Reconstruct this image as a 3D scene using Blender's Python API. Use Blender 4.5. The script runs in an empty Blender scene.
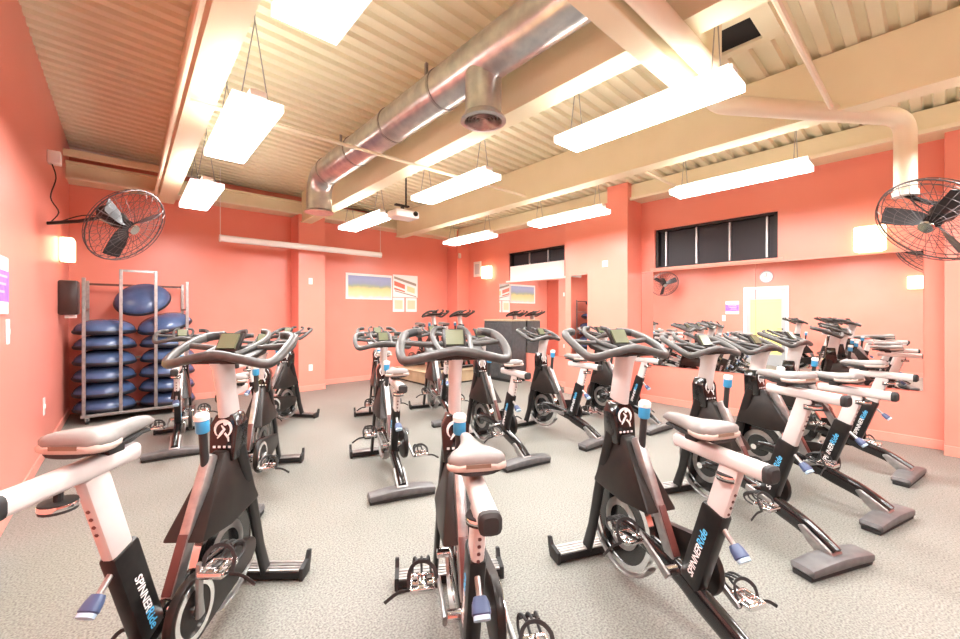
import bpy, bmesh, math, random
from mathutils import Vector, Matrix
random.seed(7)
S = bpy.context.scene
COL = S.collection
PI = math.pi
def R(d): return math.radians(d)

# ------------------------------------------------------------------ materials
def principled(name, col, rough=.5, metal=0.0, **kw):
    m = bpy.data.materials.new(name); m.use_nodes = True
    b = m.node_tree.nodes['Principled BSDF']
    b.inputs['Base Color'].default_value = (*col, 1)
    b.inputs['Roughness'].default_value = rough
    b.inputs['Metallic'].default_value = metal
    for k, v in kw.items():
        b.inputs[k.replace('_', ' ')].default_value = v
    return m

def varied(name, c1, c2, scale, rough=.5, metal=0.0, detail=3, lo=.35, hi=.65, bump=0, **kw):
    """two tones mixed by noise in object space"""
    m = principled(name, c1, rough, metal, **kw)
    nt = m.node_tree; N = nt.nodes; L = nt.links
    b = N['Principled BSDF']
    tc = N.new('ShaderNodeTexCoord'); no = N.new('ShaderNodeTexNoise'); cr = N.new('ShaderNodeValToRGB')
    no.inputs['Scale'].default_value = scale; no.inputs['Detail'].default_value = detail
    cr.color_ramp.elements[0].position = lo; cr.color_ramp.elements[1].position = hi
    cr.color_ramp.elements[0].color = (*c1, 1); cr.color_ramp.elements[1].color = (*c2, 1)
    L.new(tc.outputs['Object'], no.inputs['Vector']); L.new(no.outputs['Fac'], cr.inputs['Fac'])
    L.new(cr.outputs['Color'], b.inputs['Base Color'])
    if bump:
        bp = N.new('ShaderNodeBump'); bp.inputs['Strength'].default_value = bump; bp.inputs['Distance'].default_value = .01
        L.new(no.outputs['Fac'], bp.inputs['Height']); L.new(bp.outputs['Normal'], b.inputs['Normal'])
    return m

def glow(name, col, strength):
    m = bpy.data.materials.new(name); m.use_nodes = True
    b = m.node_tree.nodes['Principled BSDF']
    b.inputs['Base Color'].default_value = (*col, 1)
    b.inputs['Emission Color'].default_value = (*col, 1)
    b.inputs['Emission Strength'].default_value = strength
    return m

ORANGE1, ORANGE2 = (.80, .27, .21), (.79, .255, .195)
M = dict(
    wall=varied('salmon_orange_paint', ORANGE1, ORANGE2, 2.0, .34),
    base=varied('baseboard_paint', (.81, .33, .26), (.79, .30, .235), 5, .4),
    beam=varied('cream_steel_paint', (.78, .72, .52), (.75, .69, .49), 3, .55),
    deck=varied('cream_deck_paint', (.79, .74, .55), (.76, .71, .52), 2.5, .55),
    cream=principled('cream_pipe_paint', (.78, .71, .55), .5),
    white=principled('white_enamel', (.80, .78, .76), .4),
    lamp=glow('lit_lamp_lens', (1, .985, .97), 19.0),
    lampside=glow('lit_lamp_side', (1, .99, .96), .5),
    lamptop=glow('lit_lamp_uplight', (1, .985, .93), 3.6),
    sconce=glow('lit_sconce_shade', (1, .80, .45), 1.6),
    galv=varied('galvanised_steel', (.62, .60, .58), (.46, .45, .46), 9, .28, .9),
    grille=principled('brown_grille', (.12, .07, .05), .5),
    black=varied('black_powder_coat', (.008, .0075, .0075), (.013, .012, .0115), 30, .34, Specular_IOR_Level=.32),
    gloss=principled('gloss_black', (.008, .007, .007), .18, 0, Coat_Weight=.3),
    shroud=varied('charcoal_plastic', (.013, .0105, .0095), (.020, .0155, .013), 12, .38, Specular_IOR_Level=.3),
    rubber=principled('black_rubber', (.02, .02, .02), .65),
    bar=varied('grey_bar_grip', (.045, .043, .041), (.07, .067, .063), 25, .42),
    silver=varied('brushed_aluminium', (.42, .41, .40), (.33, .325, .32), 25, .36, .85),
    chrome=principled('chrome', (.80, .80, .80), .12, 1.0),
    bikewhite=varied('white_bike_enamel', (.60, .565, .55), (.55, .51, .495), 8, .3),
    saddle=varied('pale_grey_saddle_vinyl', (.27, .26, .25), (.20, .195, .185), 7, .42),
    saddle_side=principled('pale_pink_grey_saddle_side', (.50, .41, .36), .5),
    brown=principled('brown_saddle_patch', (.20, .13, .09), .6),
    cover=varied('grey_foot_plastic', (.085, .083, .085), (.12, .117, .118), 18, .4),
    maroon=principled('dark_maroon_inlay', (.10, .03, .025), .35),
    blue=principled('bright_blue_plastic', (.05, .33, .62), .35),
    ltblue=principled('light_blue_lettering', (.10, .50, .85), .5),
    lettering=principled('white_lettering', (.82, .82, .82), .5),
    pin=principled('navy_grip_plastic', (.05, .08, .17), .4),
    pinface=principled('pale_blue_grip_face', (.38, .55, .70), .4),
    screen=principled('grey_green_screen', (.13, .145, .085), .25),
    bosu=varied('blue_rubber_dome', (.040, .072, .165), (.075, .12, .24), 4, .26),
    bosubase=principled('dark_platform', (.012, .013, .022), .45),
    mirror=principled('mirror_silvering', (.93, .92, .91), .0, 1.0),
    darkglass=principled('dark_window_glass', (.030, .027, .034), .42, 0, Specular_IOR_Level=.25),
    alu=principled('anodised_aluminium', (.52, .50, .53), .35, .7),
    frame=principled('dark_window_frame', (.012, .012, .014), .5),
    blind=principled('white_blind', (.85, .85, .84), .7),
    purple=varied('purple_print', (.27, .11, .48), (.34, .17, .55), 18, .5),
    paper=principled('white_paper', (.85, .84, .82), .6),
    wood=varied('pale_wood', (.52, .40, .26), (.42, .31, .19), 6, .5),
    cab=varied('charcoal_cabinet', (.055, .058, .062), (.075, .078, .082), 20, .5),
    cable=principled('black_cable', (.02, .018, .018), .5),
    guard=principled('fan_guard_wire', (.11, .095, .095), .35, .6),
    blade=principled('black_fan_blade', (.02, .02, .022), .4),
    yellow=glow('lit_yellow_room_beyond', (.95, .70, .22), .16),
    dark=principled('dark_void', (.006, .005, .005), .9),
)
# rubber floor with flecks
def floor_mat():
    m = principled('speckled_rubber_floor', (.27, .255, .23), .55)
    nt = m.node_tree; N = nt.nodes; L = nt.links; b = N['Principled BSDF']
    tc = N.new('ShaderNodeTexCoord')
    n1 = N.new('ShaderNodeTexNoise'); n1.inputs['Scale'].default_value = 105; n1.inputs['Detail'].default_value = 2
    n2 = N.new('ShaderNodeTexNoise'); n2.inputs['Scale'].default_value = 1.1; n2.inputs['Detail'].default_value = 4
    r1 = N.new('ShaderNodeValToRGB'); r2 = N.new('ShaderNodeValToRGB'); mx = N.new('ShaderNodeMix'); mx.data_type = 'RGBA'; mx.blend_type = 'MULTIPLY'
    e = r1.color_ramp.elements
    e[0].position = .30; e[0].color = (.106, .104, .089, 1); e[1].position = .70; e[1].color = (.292, .290, .262, 1)
    x = r1.color_ramp.elements.new(.5); x.color = (.212, .210, .188, 1)
    e = r2.color_ramp.elements
    e[0].position = .3; e[0].color = (.88, .87, .86, 1); e[1].position = .7; e[1].color = (1, 1, 1, 1)
    L.new(tc.outputs['Object'], n1.inputs['Vector']); L.new(tc.outputs['Object'], n2.inputs['Vector'])
    L.new(n1.outputs['Fac'], r1.inputs['Fac']); L.new(n2.outputs['Fac'], r2.inputs['Fac'])
    mx.inputs['Factor'].default_value = 1
    L.new(r1.outputs['Color'], mx.inputs['A']); L.new(r2.outputs['Color'], mx.inputs['B'])
    L.new(mx.outputs['Result'], b.inputs['Base Color'])
    return m
M['floor'] = floor_mat()

# ------------------------------------------------------------------ mesh helpers
def mesh_of(name, bm, m, smooth=None):
    bmesh.ops.recalc_face_normals(bm, faces=bm.faces)
    me = bpy.data.meshes.new(name); bm.to_mesh(me); bm.free()
    for x in (m if isinstance(m, (list, tuple)) else [m]):
        me.materials.append(x)
    if smooth is not None:
        for p in me.polygons: p.use_smooth = True
        me.set_sharp_from_angle(angle=R(smooth))
    return me

def obj(name, bm, m, parent=None, smooth=None, loc=None, **props):
    o = bpy.data.objects.new(name, mesh_of(name, bm, m, smooth)); COL.objects.link(o)
    if parent is not None: o.parent = parent
    if loc is not None: o.location = loc
    for k, v in props.items(): o[k] = v
    return o

def thing(name, label, cat, loc=(0, 0, 0), rz=0, group=None):
    o = bpy.data.objects.new(name, None); COL.objects.link(o)
    o.empty_display_size = .1
    o.location = loc; o.rotation_euler = (0, 0, rz); o['label'] = label; o['category'] = cat; o['kind'] = 'thing'
    if group: o['group'] = group
    return o

def tag(o, label, cat, group=None):
    o['label'] = label; o['category'] = cat; o['kind'] = 'thing'
    if group: o['group'] = group
    return o

def struct(name, bm, m, parent=None, smooth=None):
    o = obj(name, bm, m, parent, smooth)
    o['kind'] = 'structure'
    return o

def NB(): return bmesh.new()

def box(bm, x0, x1, y0, y1, z0, z1, bevel=0, mi=0, seg=2):
    vs = [bm.verts.new((x, y, z)) for x in (x0, x1) for y in (y0, y1) for z in (z0, z1)]
    idx = [(0, 1, 3, 2), (4, 6, 7, 5), (0, 4, 5, 1), (2, 3, 7, 6), (0, 2, 6, 4), (1, 5, 7, 3)]
    fs = [bm.faces.new([vs[i] for i in q]) for q in idx]
    for f in fs: f.material_index = mi
    if bevel:
        es = list({e for f in fs for e in f.edges})
        r = bmesh.ops.bevel(bm, geom=es, offset=bevel, segments=seg, affect='EDGES', profile=.5)
        for f in r['faces']: f.material_index = mi
    return vs

def cat(pts, n=6):
    """Catmull-Rom smoothing"""
    P = [Vector(p) for p in pts]; out = []
    for i in range(len(P) - 1):
        p0 = P[i - 1] if i else P[i] * 2 - P[i + 1]
        p1, p2 = P[i], P[i + 1]
        p3 = P[i + 2] if i + 2 < len(P) else P[i + 1] * 2 - P[i]
        for k in range(n):
            t = k / n
            out.append(.5 * ((2 * p1) + (p2 - p0) * t + (2 * p0 - 5 * p1 + 4 * p2 - p3) * t * t + (3 * p1 - p0 - 3 * p2 + p3) * t ** 3))
    out.append(P[-1]); return out

def sweep(bm, pts, rx, ry=None, n=10, cap=True, mi=0, up=None, square=1.0, closed=False):
    """tube along points; rx across (perpendicular to up), ry along up; square<1 gives rounded-box sections; radii may be lists"""
    P = [Vector(p) for p in pts]; K = len(P)
    ry = rx if ry is None else ry
    RX = rx if isinstance(rx, (list, tuple)) else [rx] * K
    RY = ry if isinstance(ry, (list, tuple)) else [ry] * K
    rings = []
    ref = Vector(up) if up else None
    prev = None
    for i in range(K):
        if closed: d = P[(i + 1) % K] - P[i - 1]
        else: d = P[min(i + 1, K - 1)] - P[max(i - 1, 0)]
        d.normalize()
        if ref is not None: a = d.cross(ref)
        elif prev is None:
            a = d.cross(Vector((0, 0, 1)) if abs(d.z) < .9 else Vector((0, 1, 0)))
        else:
            a = prev - d * prev.dot(d)
        if a.length < 1e-6: a = d.orthogonal()
        a.normalize(); prev = a
        b = a.cross(d)
        ring = []
        for k in range(n):
            t = 2 * PI * (k + .5) / n
            c, s = math.cos(t), math.sin(t)
            if square != 1.0:
                c = math.copysign(abs(c) ** square, c); s = math.copysign(abs(s) ** square, s)
            ring.append(bm.verts.new(P[i] + a * c * RX[i] + b * s * RY[i]))
        rings.append(ring)
    for i in range(K if closed else K - 1):
        A, B = rings[i], rings[(i + 1) % K]
        for k in range(n):
            f = bm.faces.new([A[k], A[(k + 1) % n], B[(k + 1) % n], B[k]]); f.material_index = mi
    if cap and not closed:
        f = bm.faces.new(rings[0]); f.material_index = mi
        f = bm.faces.new(list(reversed(rings[-1]))); f.material_index = mi
    return rings

def cyl(bm, p0, p1, r, n=16, r1=None, mi=0):
    return sweep(bm, [p0, p1], [r, r if r1 is None else r1], n=n, mi=mi)

def lathe(bm, prof, n=24, mat=None, mi=0, cap=True):
    """profile [(r,z)] about local z, then matrix"""
    mat = mat or Matrix.Identity(4); rings = []
    for r, z in prof:
        rings.append([bm.verts.new(mat @ Vector((r * math.cos(2 * PI * k / n), r * math.sin(2 * PI * k / n), z))) for k in range(n)])
    for A, B in zip(rings, rings[1:]):
        for k in range(n):
            f = bm.faces.new([A[k], A[(k + 1) % n], B[(k + 1) % n], B[k]]); f.material_index = mi
    if cap:
        for q in (rings[0], rings[-1]):
            f = bm.faces.new(q); f.material_index = mi
    return rings

def aim(loc, direction):
    """matrix taking local +z to direction at loc"""
    return Matrix.Translation(Vector(loc)) @ Vector(direction).to_track_quat('Z', 'Y').to_matrix().to_4x4()

def prism_yz(bm, poly, x0, x1, bevel=0, mi=0):
    """polygon in (y,z) extruded along x"""
    a = [bm.verts.new((x0, y, z)) for y, z in poly]; b = [bm.verts.new((x1, y, z)) for y, z in poly]
    fs = [bm.faces.new(a), bm.faces.new(list(reversed(b)))]
    n = len(poly)
    for k in range(n): fs.append(bm.faces.new([a[k], b[k], b[(k + 1) % n], a[(k + 1) % n]]))
    for f in fs: f.material_index = mi
    if bevel:
        es = list({e for f in fs for e in f.edges})
        bmesh.ops.bevel(bm, geom=es, offset=bevel, segments=2, affect='EDGES', profile=.5)

def obox(bm, p0, p1, w, d, bevel=.006, mi=0):
    """box beam from p0 to p1 in the yz plane: w along x, d across"""
    p0, p1 = Vector(p0), Vector(p1); u = (p1 - p0).normalized(); v = Vector((1, 0, 0)).cross(u)
    sub = NB()
    box(sub, -w / 2, w / 2, -d / 2, d / 2, 0, (p1 - p0).length, bevel, mi)
    mt = Matrix(((1, v.x, u.x, p0.x), (0, v.y, u.y, p0.y), (0, v.z, u.z, p0.z), (0, 0, 0, 1)))
    me = bpy.data.meshes.new('t'); sub.transform(mt); sub.to_mesh(me); sub.free(); bm.from_mesh(me); bpy.data.meshes.remove(me)

def text_bm(txt, size, m4, depth=.0012, shear=0.0):
    cu = bpy.data.curves.new('t', 'FONT'); cu.body = txt; cu.size = size; cu.extrude = depth; cu.shear = shear
    cu.align_x = 'CENTER'; cu.align_y = 'CENTER'; cu.resolution_u = 3; cu.offset = size * .012
    o = bpy.data.objects.new('t', cu); COL.objects.link(o)
    dg = bpy.context.evaluated_depsgraph_get()
    me = bpy.data.meshes.new_from_object(o.evaluated_get(dg))
    bm = NB(); bm.from_mesh(me); bm.transform(m4)
    bpy.data.meshes.remove(me); bpy.data.objects.remove(o); bpy.data.curves.remove(cu)
    return bm

# ------------------------------------------------------------------ room (metres; x across, y away along the left wall)
XL, XR, YB, YF = -.61, 6.30, 8.00, -4.0
ZT = 3.20                      # top of the painted walls
def deck_z(x): return 3.74 - .0435 * (x - XL)

b = NB(); box(b, XL - .3, XR + .3, YF - .3, YB + .3, -.15, 0); struct('floor', b, M['floor'])

def ceiling():
    bm = NB(); prof = []; pitch = .152; y = YF - .3; i = 0
    while y < YB + .3:
        prof += [(y, 0), (y + .070, 0), (y + .084, .036), (y + .138, .036)]; y += pitch
    prof.append((y, 0))
    xa, xb = XL - .28, XR + .28
    lo = [(bm.verts.new((xa, yy, deck_z(xa) + zz)), bm.verts.new((xb, yy, deck_z(xb) + zz))) for yy, zz in prof]
    for (a, c), (d, e) in zip(lo, lo[1:]): bm.faces.new([a, c, e, d])
    ca = [bm.verts.new((x, yy, deck_z(x) + .12)) for x, yy in ((xa, prof[0][0]), (xb, prof[0][0]), (xb, y), (xa, y))]
    bm.faces.new(ca)
    return struct('ceiling', bm, M['deck'])
ceiling()

ZW = 3.80
def wall_with_holes(name, x0, x1, ya, yb, za, zb, holes):
    bm = NB(); ys = ya
    for (h0, h1, z0, z1) in sorted(holes):
        if h0 > ys: box(bm, x0, x1, ys, h0, za, zb)
        box(bm, x0, x1, h0, h1, za, z0); box(bm, x0, x1, h0, h1, z1, zb)
        ys = h1
    box(bm, x0, x1, ys, yb, za, zb)
    return struct(name, bm, M['wall'])
WIN = [(1.36, 2.97, 2.12, 2.73), (4.72, 6.22, 2.12, 2.73)]
wall_with_holes('wall_left', XL - .28, XL, YF - .3, YB + .3, 0, ZW, [])
wall_with_holes('wall_right', XR, XR + .28, YF - .3, YB + .3, 0, deck_z(XR), WIN)
b = NB(); box(b, XL, XR, YB, YB + .28, 0, 3.62); struct('wall_back', b, M['wall'])
b = NB(); box(b, XL, XR, YF - .28, YF, 0, 3.62); struct('wall_front', b, M['wall'])
# pilasters and the bump-out
b = NB(); box(b, 2.31, 2.78, 7.56, YB, 0, ZT, .004); struct('pillar_back', b, M['wall'])
b = NB(); box(b, 5.95, XR, 7.60, YB, 0, 3.44); struct('column_corner', b, M['wall'])
b = NB(); box(b, 5.86, XR, 3.19, 4.37, 0, ZT); box(b, 5.86, XR, 3.19, 3.54, ZT, 3.455); struct('column_bumpout', b, M['wall'])
b = NB(); box(b, 6.10, XR, -.9, -.045, 0, ZT); struct('column_right', b, M['wall'])
# baseboards
def baseboard(name, x0, x1, y0, y1):
    b = NB(); box(b, x0, x1, y0, y1, 0, .10, .004); return struct(name, b, M['base'])
baseboard('baseboard_back', 2.78, 5.95, YB - .014, YB)
baseboard('baseboard_left', XL, XL + .014, YF, YB)
baseboard('baseboard_corner', XL + .014, 2.31, YB - .014, YB)
baseboard('baseboard_pillar', 2.30, 2.79, 7.546, 7.56)
baseboard('baseboard_right', XR - .014, XR, -.045, 3.19)
baseboard('baseboard_far', XR - .014, XR, 4.37, 7.60)
baseboard('baseboard_bumpout', 5.846, 5.86, 3.18, 4.38)
baseboard('baseboard_column', 6.086, 6.10, -.9, -.04)

# steel beams and joists
def beam(name, x0, x1, z0, y0=YF, y1=YB - .42):
    b = NB(); box(b, x0, x1, y0, y1, z0, z0 + .02); box(b, x0 + .02, x1 - .02, y0, y1, z0 + .02, deck_z(x1) - .002)
    o = struct(name, b, M['beam']); return o
beam('ceiling_beam', .34, .53, 3.05)
beam('ceiling_beam', 2.35, 2.54, 3.05)
beam('ceiling_beam', 4.28, 4.47, 3.03)
b = NB(); box(b, 5.98, XR, YF, 3.19, ZT, deck_z(6.3) - .002); box(b, 5.98, XR, 3.54, 7.6, ZT, deck_z(6.3) - .002); struct('ceiling_beam', b, M['beam'])
b = NB(); box(b, XL, 5.95, 7.62, YB, ZT + .012, 3.4); box(b, XL, 5.95, 7.58, YB, 3.4, 3.43); box(b, XL, 5.95, 7.70, YB, 3.43, deck_z(5.95) - .002)
struct('ceiling_beam', b, M['beam'])
b = NB(); box(b, XL, 5.95, 7.56, 7.62, ZT - .012, ZT + .02, .004); struct('trim_1', b, M['cream'])
b = NB(); box(b, 5.93, 5.98, YF, 7.6, ZT - .015, ZT + .03, .006); struct('trim_2', b, M['cream'])
# cross joist box over the second bay
b = NB(); box(b, .53, 2.95, 1.06, 1.20, 2.93, 3.05, .008); struct('ceiling_beam', b, M['beam'])
# lipped upstand running above the left beam
b = NB(); box(b, XL, .34, 7.30, 7.36, 3.42, 3.50); struct('ceiling_beam', b, M['beam'])

# ------------------------------------------------------------------ windows
def window(n, y0, y1, z0, z1, mull, blind):
    root = bpy.data.objects.new('window_%d' % n, None); COL.objects.link(root); root['kind'] = 'structure'
    xg = XR + .13
    b = NB()
    for (a, c, d, e) in ((y0, y1, z0, z0 + .03), (y0, y1, z1 - .03, z1), (y0, y0 + .04, z0, z1), (y1 - .04, y1, z0, z1)):
        box(b, XR + .04, XR + .16, a, c, d, e)
    o = obj('window_frame', b, M['frame'], root); o['kind'] = 'structure'
    b = NB(); box(b, xg, xg + .012, y0, y1, z0, z1); o = obj('window_pane', b, M['darkglass'], root); o['kind'] = 'structure'
    for ym in mull:
        b = NB(); box(b, xg - .04, xg, ym - .010, ym + .010, z0 + .02, z1 - .02); o = obj('window_mullion', b, M['alu'], root); o['kind'] = 'structure'
    b = NB(); box(b, XR - .03, XR + .13, y0 - .06, y1 + .06, z0 - .03, z0 + .005, .004); o = obj('window_sill', b, M['white'] if blind else M['base'], root); o['kind'] = 'structure'
    b = NB(); box(b, XR + .16, XR + .27, y0, y1, z0, z1); o = obj('window_backing', b, M['dark'], root); o['kind'] = 'structure'
    if blind:
        b = NB(); box(b, XR + .03, XR + .045, y0 + .03, y1 - .02, z0 + .01, z0 + .32); o = obj('window_blind', b, M['blind'], root); o['kind'] = 'structure'
window(1, *WIN[0], [1.50, 1.94, 2.38, 2.83], False)
window(2, *WIN[1], [5.20, 5.70], True)

# ------------------------------------------------------------------ mirrors
def mirror(x, y0, y1, z0, z1, label):
    root = thing('wall_mirror', label, 'mirror', (x, (y0 + y1) / 2, z0), 0, 'wall mirrors')
    w = (y1 - y0) / 2
    b = NB(); box(b, 0, .006, -w, w, 0, z1 - z0); obj('mirror_glass', b, M['mirror'], root)
    b = NB(); box(b, .006, .012, -w, w, 0, z1 - z0); obj('mirror_backing', b, M['wall'], root)
    b = NB(); box(b, -.022, .012, -w, w, z1 - z0, z1 - z0 + .014, .002); obj('top_ledge', b, M['base'], root)
    return root
mirror(XR - .012, .10, 1.598, .59, 2.07, 'wall mirror under the lit box sconce, beside the right-hand column')
mirror(XR - .012, 1.602, 3.18, .59, 2.07, 'wall mirror below the dark window with four grey panes')
mirror(XR - .012, 4.39, 6.5, .59, 2.07, 'wall mirror below the window with a white blind, reflecting the posters')
mirror(5.86 - .012, 3.91, 4.24, .59, 2.07, 'narrow mirror strip on the projecting orange wall section')

# ------------------------------------------------------------------ ceiling lights
def make_light():
    """suspended wraparound fluorescent, length along y, lens bottom at z=-.07"""
    parts = []
    b = NB(); box(b, -.05, .05, -.60, .60, -.005, .050, .006); parts.append(('housing', mesh_of('housing', b, M['white'], 40)))
    b = NB()                                   # translucent side skirts around lens and uplight slot
    for q in ((-.150, -.143, -.61, .61), (.143, .150, -.61, .61), (-.143, .143, -.61, -.603), (-.143, .143, .603, .61)): box(b, *q, -.054, -.002)
    parts.append(('side_skirt', mesh_of('side_skirt', b, M['lampside'])))
    b = NB(); box(b, -.143, .143, -.603, .603, -.042, -.014)
    for f in b.faces: f.normal_update(); f.material_index = 1 if f.calc_center_median().z > -.02 else 0
    parts.append(('diffuser', mesh_of('diffuser', b, [M['lamp'], M['lamptop']])))
    return parts
LP = make_light()
ROWS = [(.64, 'left'), (2.67, 'mid'), (4.72, 'right')]
YS = [1.38, 3.50, 5.68]
LL = {('left', 0): 'ceiling light cut off by the top edge of the photo, left of the silver duct',
      ('left', 1): 'squarish-looking ceiling light on V wires, nearest large one beside the left beam',
      ('left', 2): 'small ceiling light above the left fan and the blue ball rack',
      ('mid', 0): 'long bright ceiling light crossing below the cream cross joist and drain pipe',
      ('mid', 1): 'ceiling light between the hanging round vent and the projector',
      ('mid', 2): 'ceiling light just left of the white projector, above the projection screen',
      ('right', 0): 'ceiling light in front of the wide dark four-pane window',
      ('right', 1): 'ceiling light just left of the red column top, above the blind window',
      ('right', 2): 'ceiling light in the far corner by the red corner column'}
def place_light(x, y, key):
    root = thing('ceiling_light', LL.get(key, 'ceiling light'), 'ceiling light', (x, y, 2.80), 0, 'suspended fluorescent ceiling lights')
    for n, me in LP:
        o = bpy.data.objects.new(n, me); COL.objects.link(o); o.parent = root
    h = deck_z(x) - 2.80 + .01
    for s in (-.5, .5):
        b = NB()
        cyl(b, (0, s, h), (0, s, h * .62), .004, 6); cyl(b, (0, s, h * .62), (-.08, s, .03), .004, 6); cyl(b, (0, s, h * .62), (.08, s, .03), .004, 6)
        obj('suspension_wire', b, M['silver'], root)
    return root
for x, rn in ROWS:
    for i, y in enumerate(YS): place_light(x, y, (rn, i))
LL.update({('left', 9): 'unseen ceiling light added for illumination behind the camera, beside the left beam', ('mid', 9): 'unseen ceiling light added for illumination behind the camera, along the middle beam', ('right', 9): 'unseen ceiling light added for illumination behind the camera, near the right wall'})
for x, rn in ROWS: place_light(x, -.85, (rn, 9))  # unseen row continuing the grid, added to light the room from behind

# ------------------------------------------------------------------ air duct
def duct():
    x, z, r = 2.0, 3.29, .165
    root = thing('air_duct', 'round galvanised air duct running under the ceiling beside the cream beam', 'air duct', (x, 2.0, z))
    b = NB()
    pts = [(0, YF - 2 + .05, 0), (0, 3.40, 0)] + [(0, 3.40 + .25 * math.sin(t), -.25 * (1 - math.cos(t))) for t in [PI / 2 * k / 6 for k in range(1, 7)]] + [(0, 3.65, -.46)]
    sweep(b, pts, r, n=28); obj('duct_tube', b, M['galv'], root, 40)
    for yy in (-4.6, -3.4, -2.2, -1.0, .75, 1.6, 2.45, 3.3):
        b = NB(); lathe(b, [(r, -.012), (r + .008, -.012), (r + .008, .012), (r, .012)], 28, aim((0, yy, 0), (0, 1, 0)), cap=False); obj('seam_band', b, M['silver'], root, 40)
    b = NB(); lathe(b, [(.17, -.47), (.19, -.48), (.19, -.49), (.12, -.495)], 28, Matrix.Translation((0, 3.65, 0)), cap=True); obj('diffuser_flange', b, M['galv'], root, 40)
    b = NB(); cyl(b, (0, .24, -.05), (0, .24, -.42), .135, 28); o = obj('drop_collar', b, M['galv'], root, 40)
    b = NB(); lathe(b, [(.135, -.40), (.165, -.435), (.17, -.455), (.14, -.46), (.135, -.44)], 28, Matrix.Translation((0, .24, 0)), cap=False); obj('diffuser_flange', b, M['galv'], root, 40)
    b = NB()
    for rr in (.03, .055, .08, .105, .13):
        lathe(b, [(rr - .004, -.425), (rr + .008, -.45), (rr + .010, -.446), (rr, -.422)], 24, Matrix.Translation((0, .24, 0)), cap=False)
    obj('diffuser_rings', b, M['silver'], root, 40)
    b = NB(); cyl(b, (0, .24, -.425), (0, .24, -.422), .134, 24); obj('diffuser_back', b, M['grille'], root)
    for yy in (-3.0, -1.0, 1.0, 2.9):
        b = NB(); box(b, -.012, .012, yy - .012, yy + .012, r - .01, deck_z(x) - z + .005); obj('hanger_strap', b, M['silver'], root)
duct()

# ------------------------------------------------------------------ pipes and conduits
def pipe(name, pts, r, label, cat_='pipe', m='cream', n=14, sm=40):
    b = NB(); sweep(b, pts, r, n=n)
    return tag(obj(name, b, M[m], None, sm), label, cat_)
def elbow(a, c, d, rad, k=6):
    """points rounding the corner c between a and d"""
    a, c, d = Vector(a), Vector(c), Vector(d); u = (a - c).normalized(); v = (d - c).normalized()
    return [c + u * rad * (1 - t) ** 2 + v * rad * t ** 2 for t in [q / k for q in range(k + 1)]]
pa, pb, pc, pd = (3.44, 1.19, 3.575), (3.44, 1.19, 3.055), (4.92, .18, 3.055), (4.92, .18, 2.42)
pp = [pa] + elbow(pa, pb, pc, .16) + elbow(pb, pc, pd, .16) + [pd]
dp = thing('drain_pipe', 'fat cream pipe dropping from the roof hole and bending to the right-hand fan', 'pipe', (3.44, 1.19, 3.05))
b = NB(); sweep(b, [Vector(p) - Vector((3.44, 1.19, 3.05)) for p in pp], .072, n=20); obj('pipe_run', b, M['cream'], dp, 40)
b = NB(); cyl(b, (1.48, -1.01, -.62), (1.48, -1.01, -.66), .085, 20); obj('pipe_collar', b, M['white'], dp, 40)
rh = thing('roof_hatch', 'cream flanged plate around a dark roof hole beside the fat drain pipe', 'roof hatch', (3.44, 1.1, 3.55))
b = NB()
for q in ((-.34, .28, -.34, -.22), (-.34, .28, .20, .32), (-.34, -.12, -.22, .20), (.20, .28, -.22, .20)): box(b, *q, -.045, .02)
obj('hatch_frame', b, M['beam'], rh)
b = NB(); box(b, -.12, .20, -.22, .20, -.022, -.018); obj('hatch_opening', b, M['dark'], rh)
pipe('vent_pipe', [(-.60, .975, 2.985), (2.74, .975, 2.985)] + elbow((2.74, .975, 2.985), (2.86, .975, 2.985), (2.86, .975, 3.4), .12)[1:] + [(2.86, .975, 3.585)], .060, 'round cream vent pipe beside the cream cross joist near the top edge', 'pipe')
pipe('conduit', [(.30, YF + .02, 3.08), (.30, 7.55, 3.08)], .020, 'thin pale conduit running along the left ceiling beam', 'conduit', n=8)
pipe('conduit', [(.36, 3.72, 3.01), (4.1, 3.72, 3.01)], .016, 'thin cream conduit crossing beneath the silver air duct', 'conduit', n=8)
pipe('conduit', [(4.50, 2.35, 3.13), (5.97, 2.35, 3.13)], .016, 'thin cream conduit in front of the red column top', 'conduit', n=8)
pipe('conduit', [(1.5, .55, 3.02), (4.15, .55, 3.02)], .018, 'thin cream conduit meeting the fat drain pipe from above right', 'conduit', n=8)

# ------------------------------------------------------------------ projector and screen
pr = thing('projector', 'white projector hung on a thin pole below the ceiling', 'projector', (2.72, 4.62, 2.70))
b = NB(); box(b, -.17, .17, -.13, .13, -.055, .045, .025, seg=3); obj('projector_body', b, M['white'], pr, 40)
b = NB(); cyl(b, (.10, -.128, 0), (.10, -.15, 0), .032, 16); obj('lens', b, M['gloss'], pr, 40)
b = NB(); cyl(b, (.04, 0, .12), (.04, 0, deck_z(2.72) - 2.70 + .005), .012, 10); obj('ceiling_pole', b, M['rubber'], pr, 40)
b = NB(); box(b, -.12, .08, -.025, .025, .105, .125); box(b, -.03, .0, -.02, .02, .04, .11); obj('mount_bracket', b, M['rubber'], pr)
ps = thing('projection_screen', 'long white rolled-up projection screen case hung across the back pillar', 'projection screen', (2.45, 7.36, 2.58))
b = NB(); sweep(b, [(-1.37, 0, 0), (1.37, 0, 0)], .052, n=14, square=.7); obj('screen_case', b, M['white'], ps, 40)
for x in (-1.36, 1.36):
    b = NB(); cyl(b, (x, 0, .04), (x, 0, deck_z(2.45 + x) - 2.58 + .005), .005, 6); obj('hanging_wire', b, M['white'], ps)
    b = NB(); cyl(b, (x - .012, 0, 0), (x + .012, 0, 0), .058, 14); obj('end_cap', b, M['white'], ps, 40)

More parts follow.
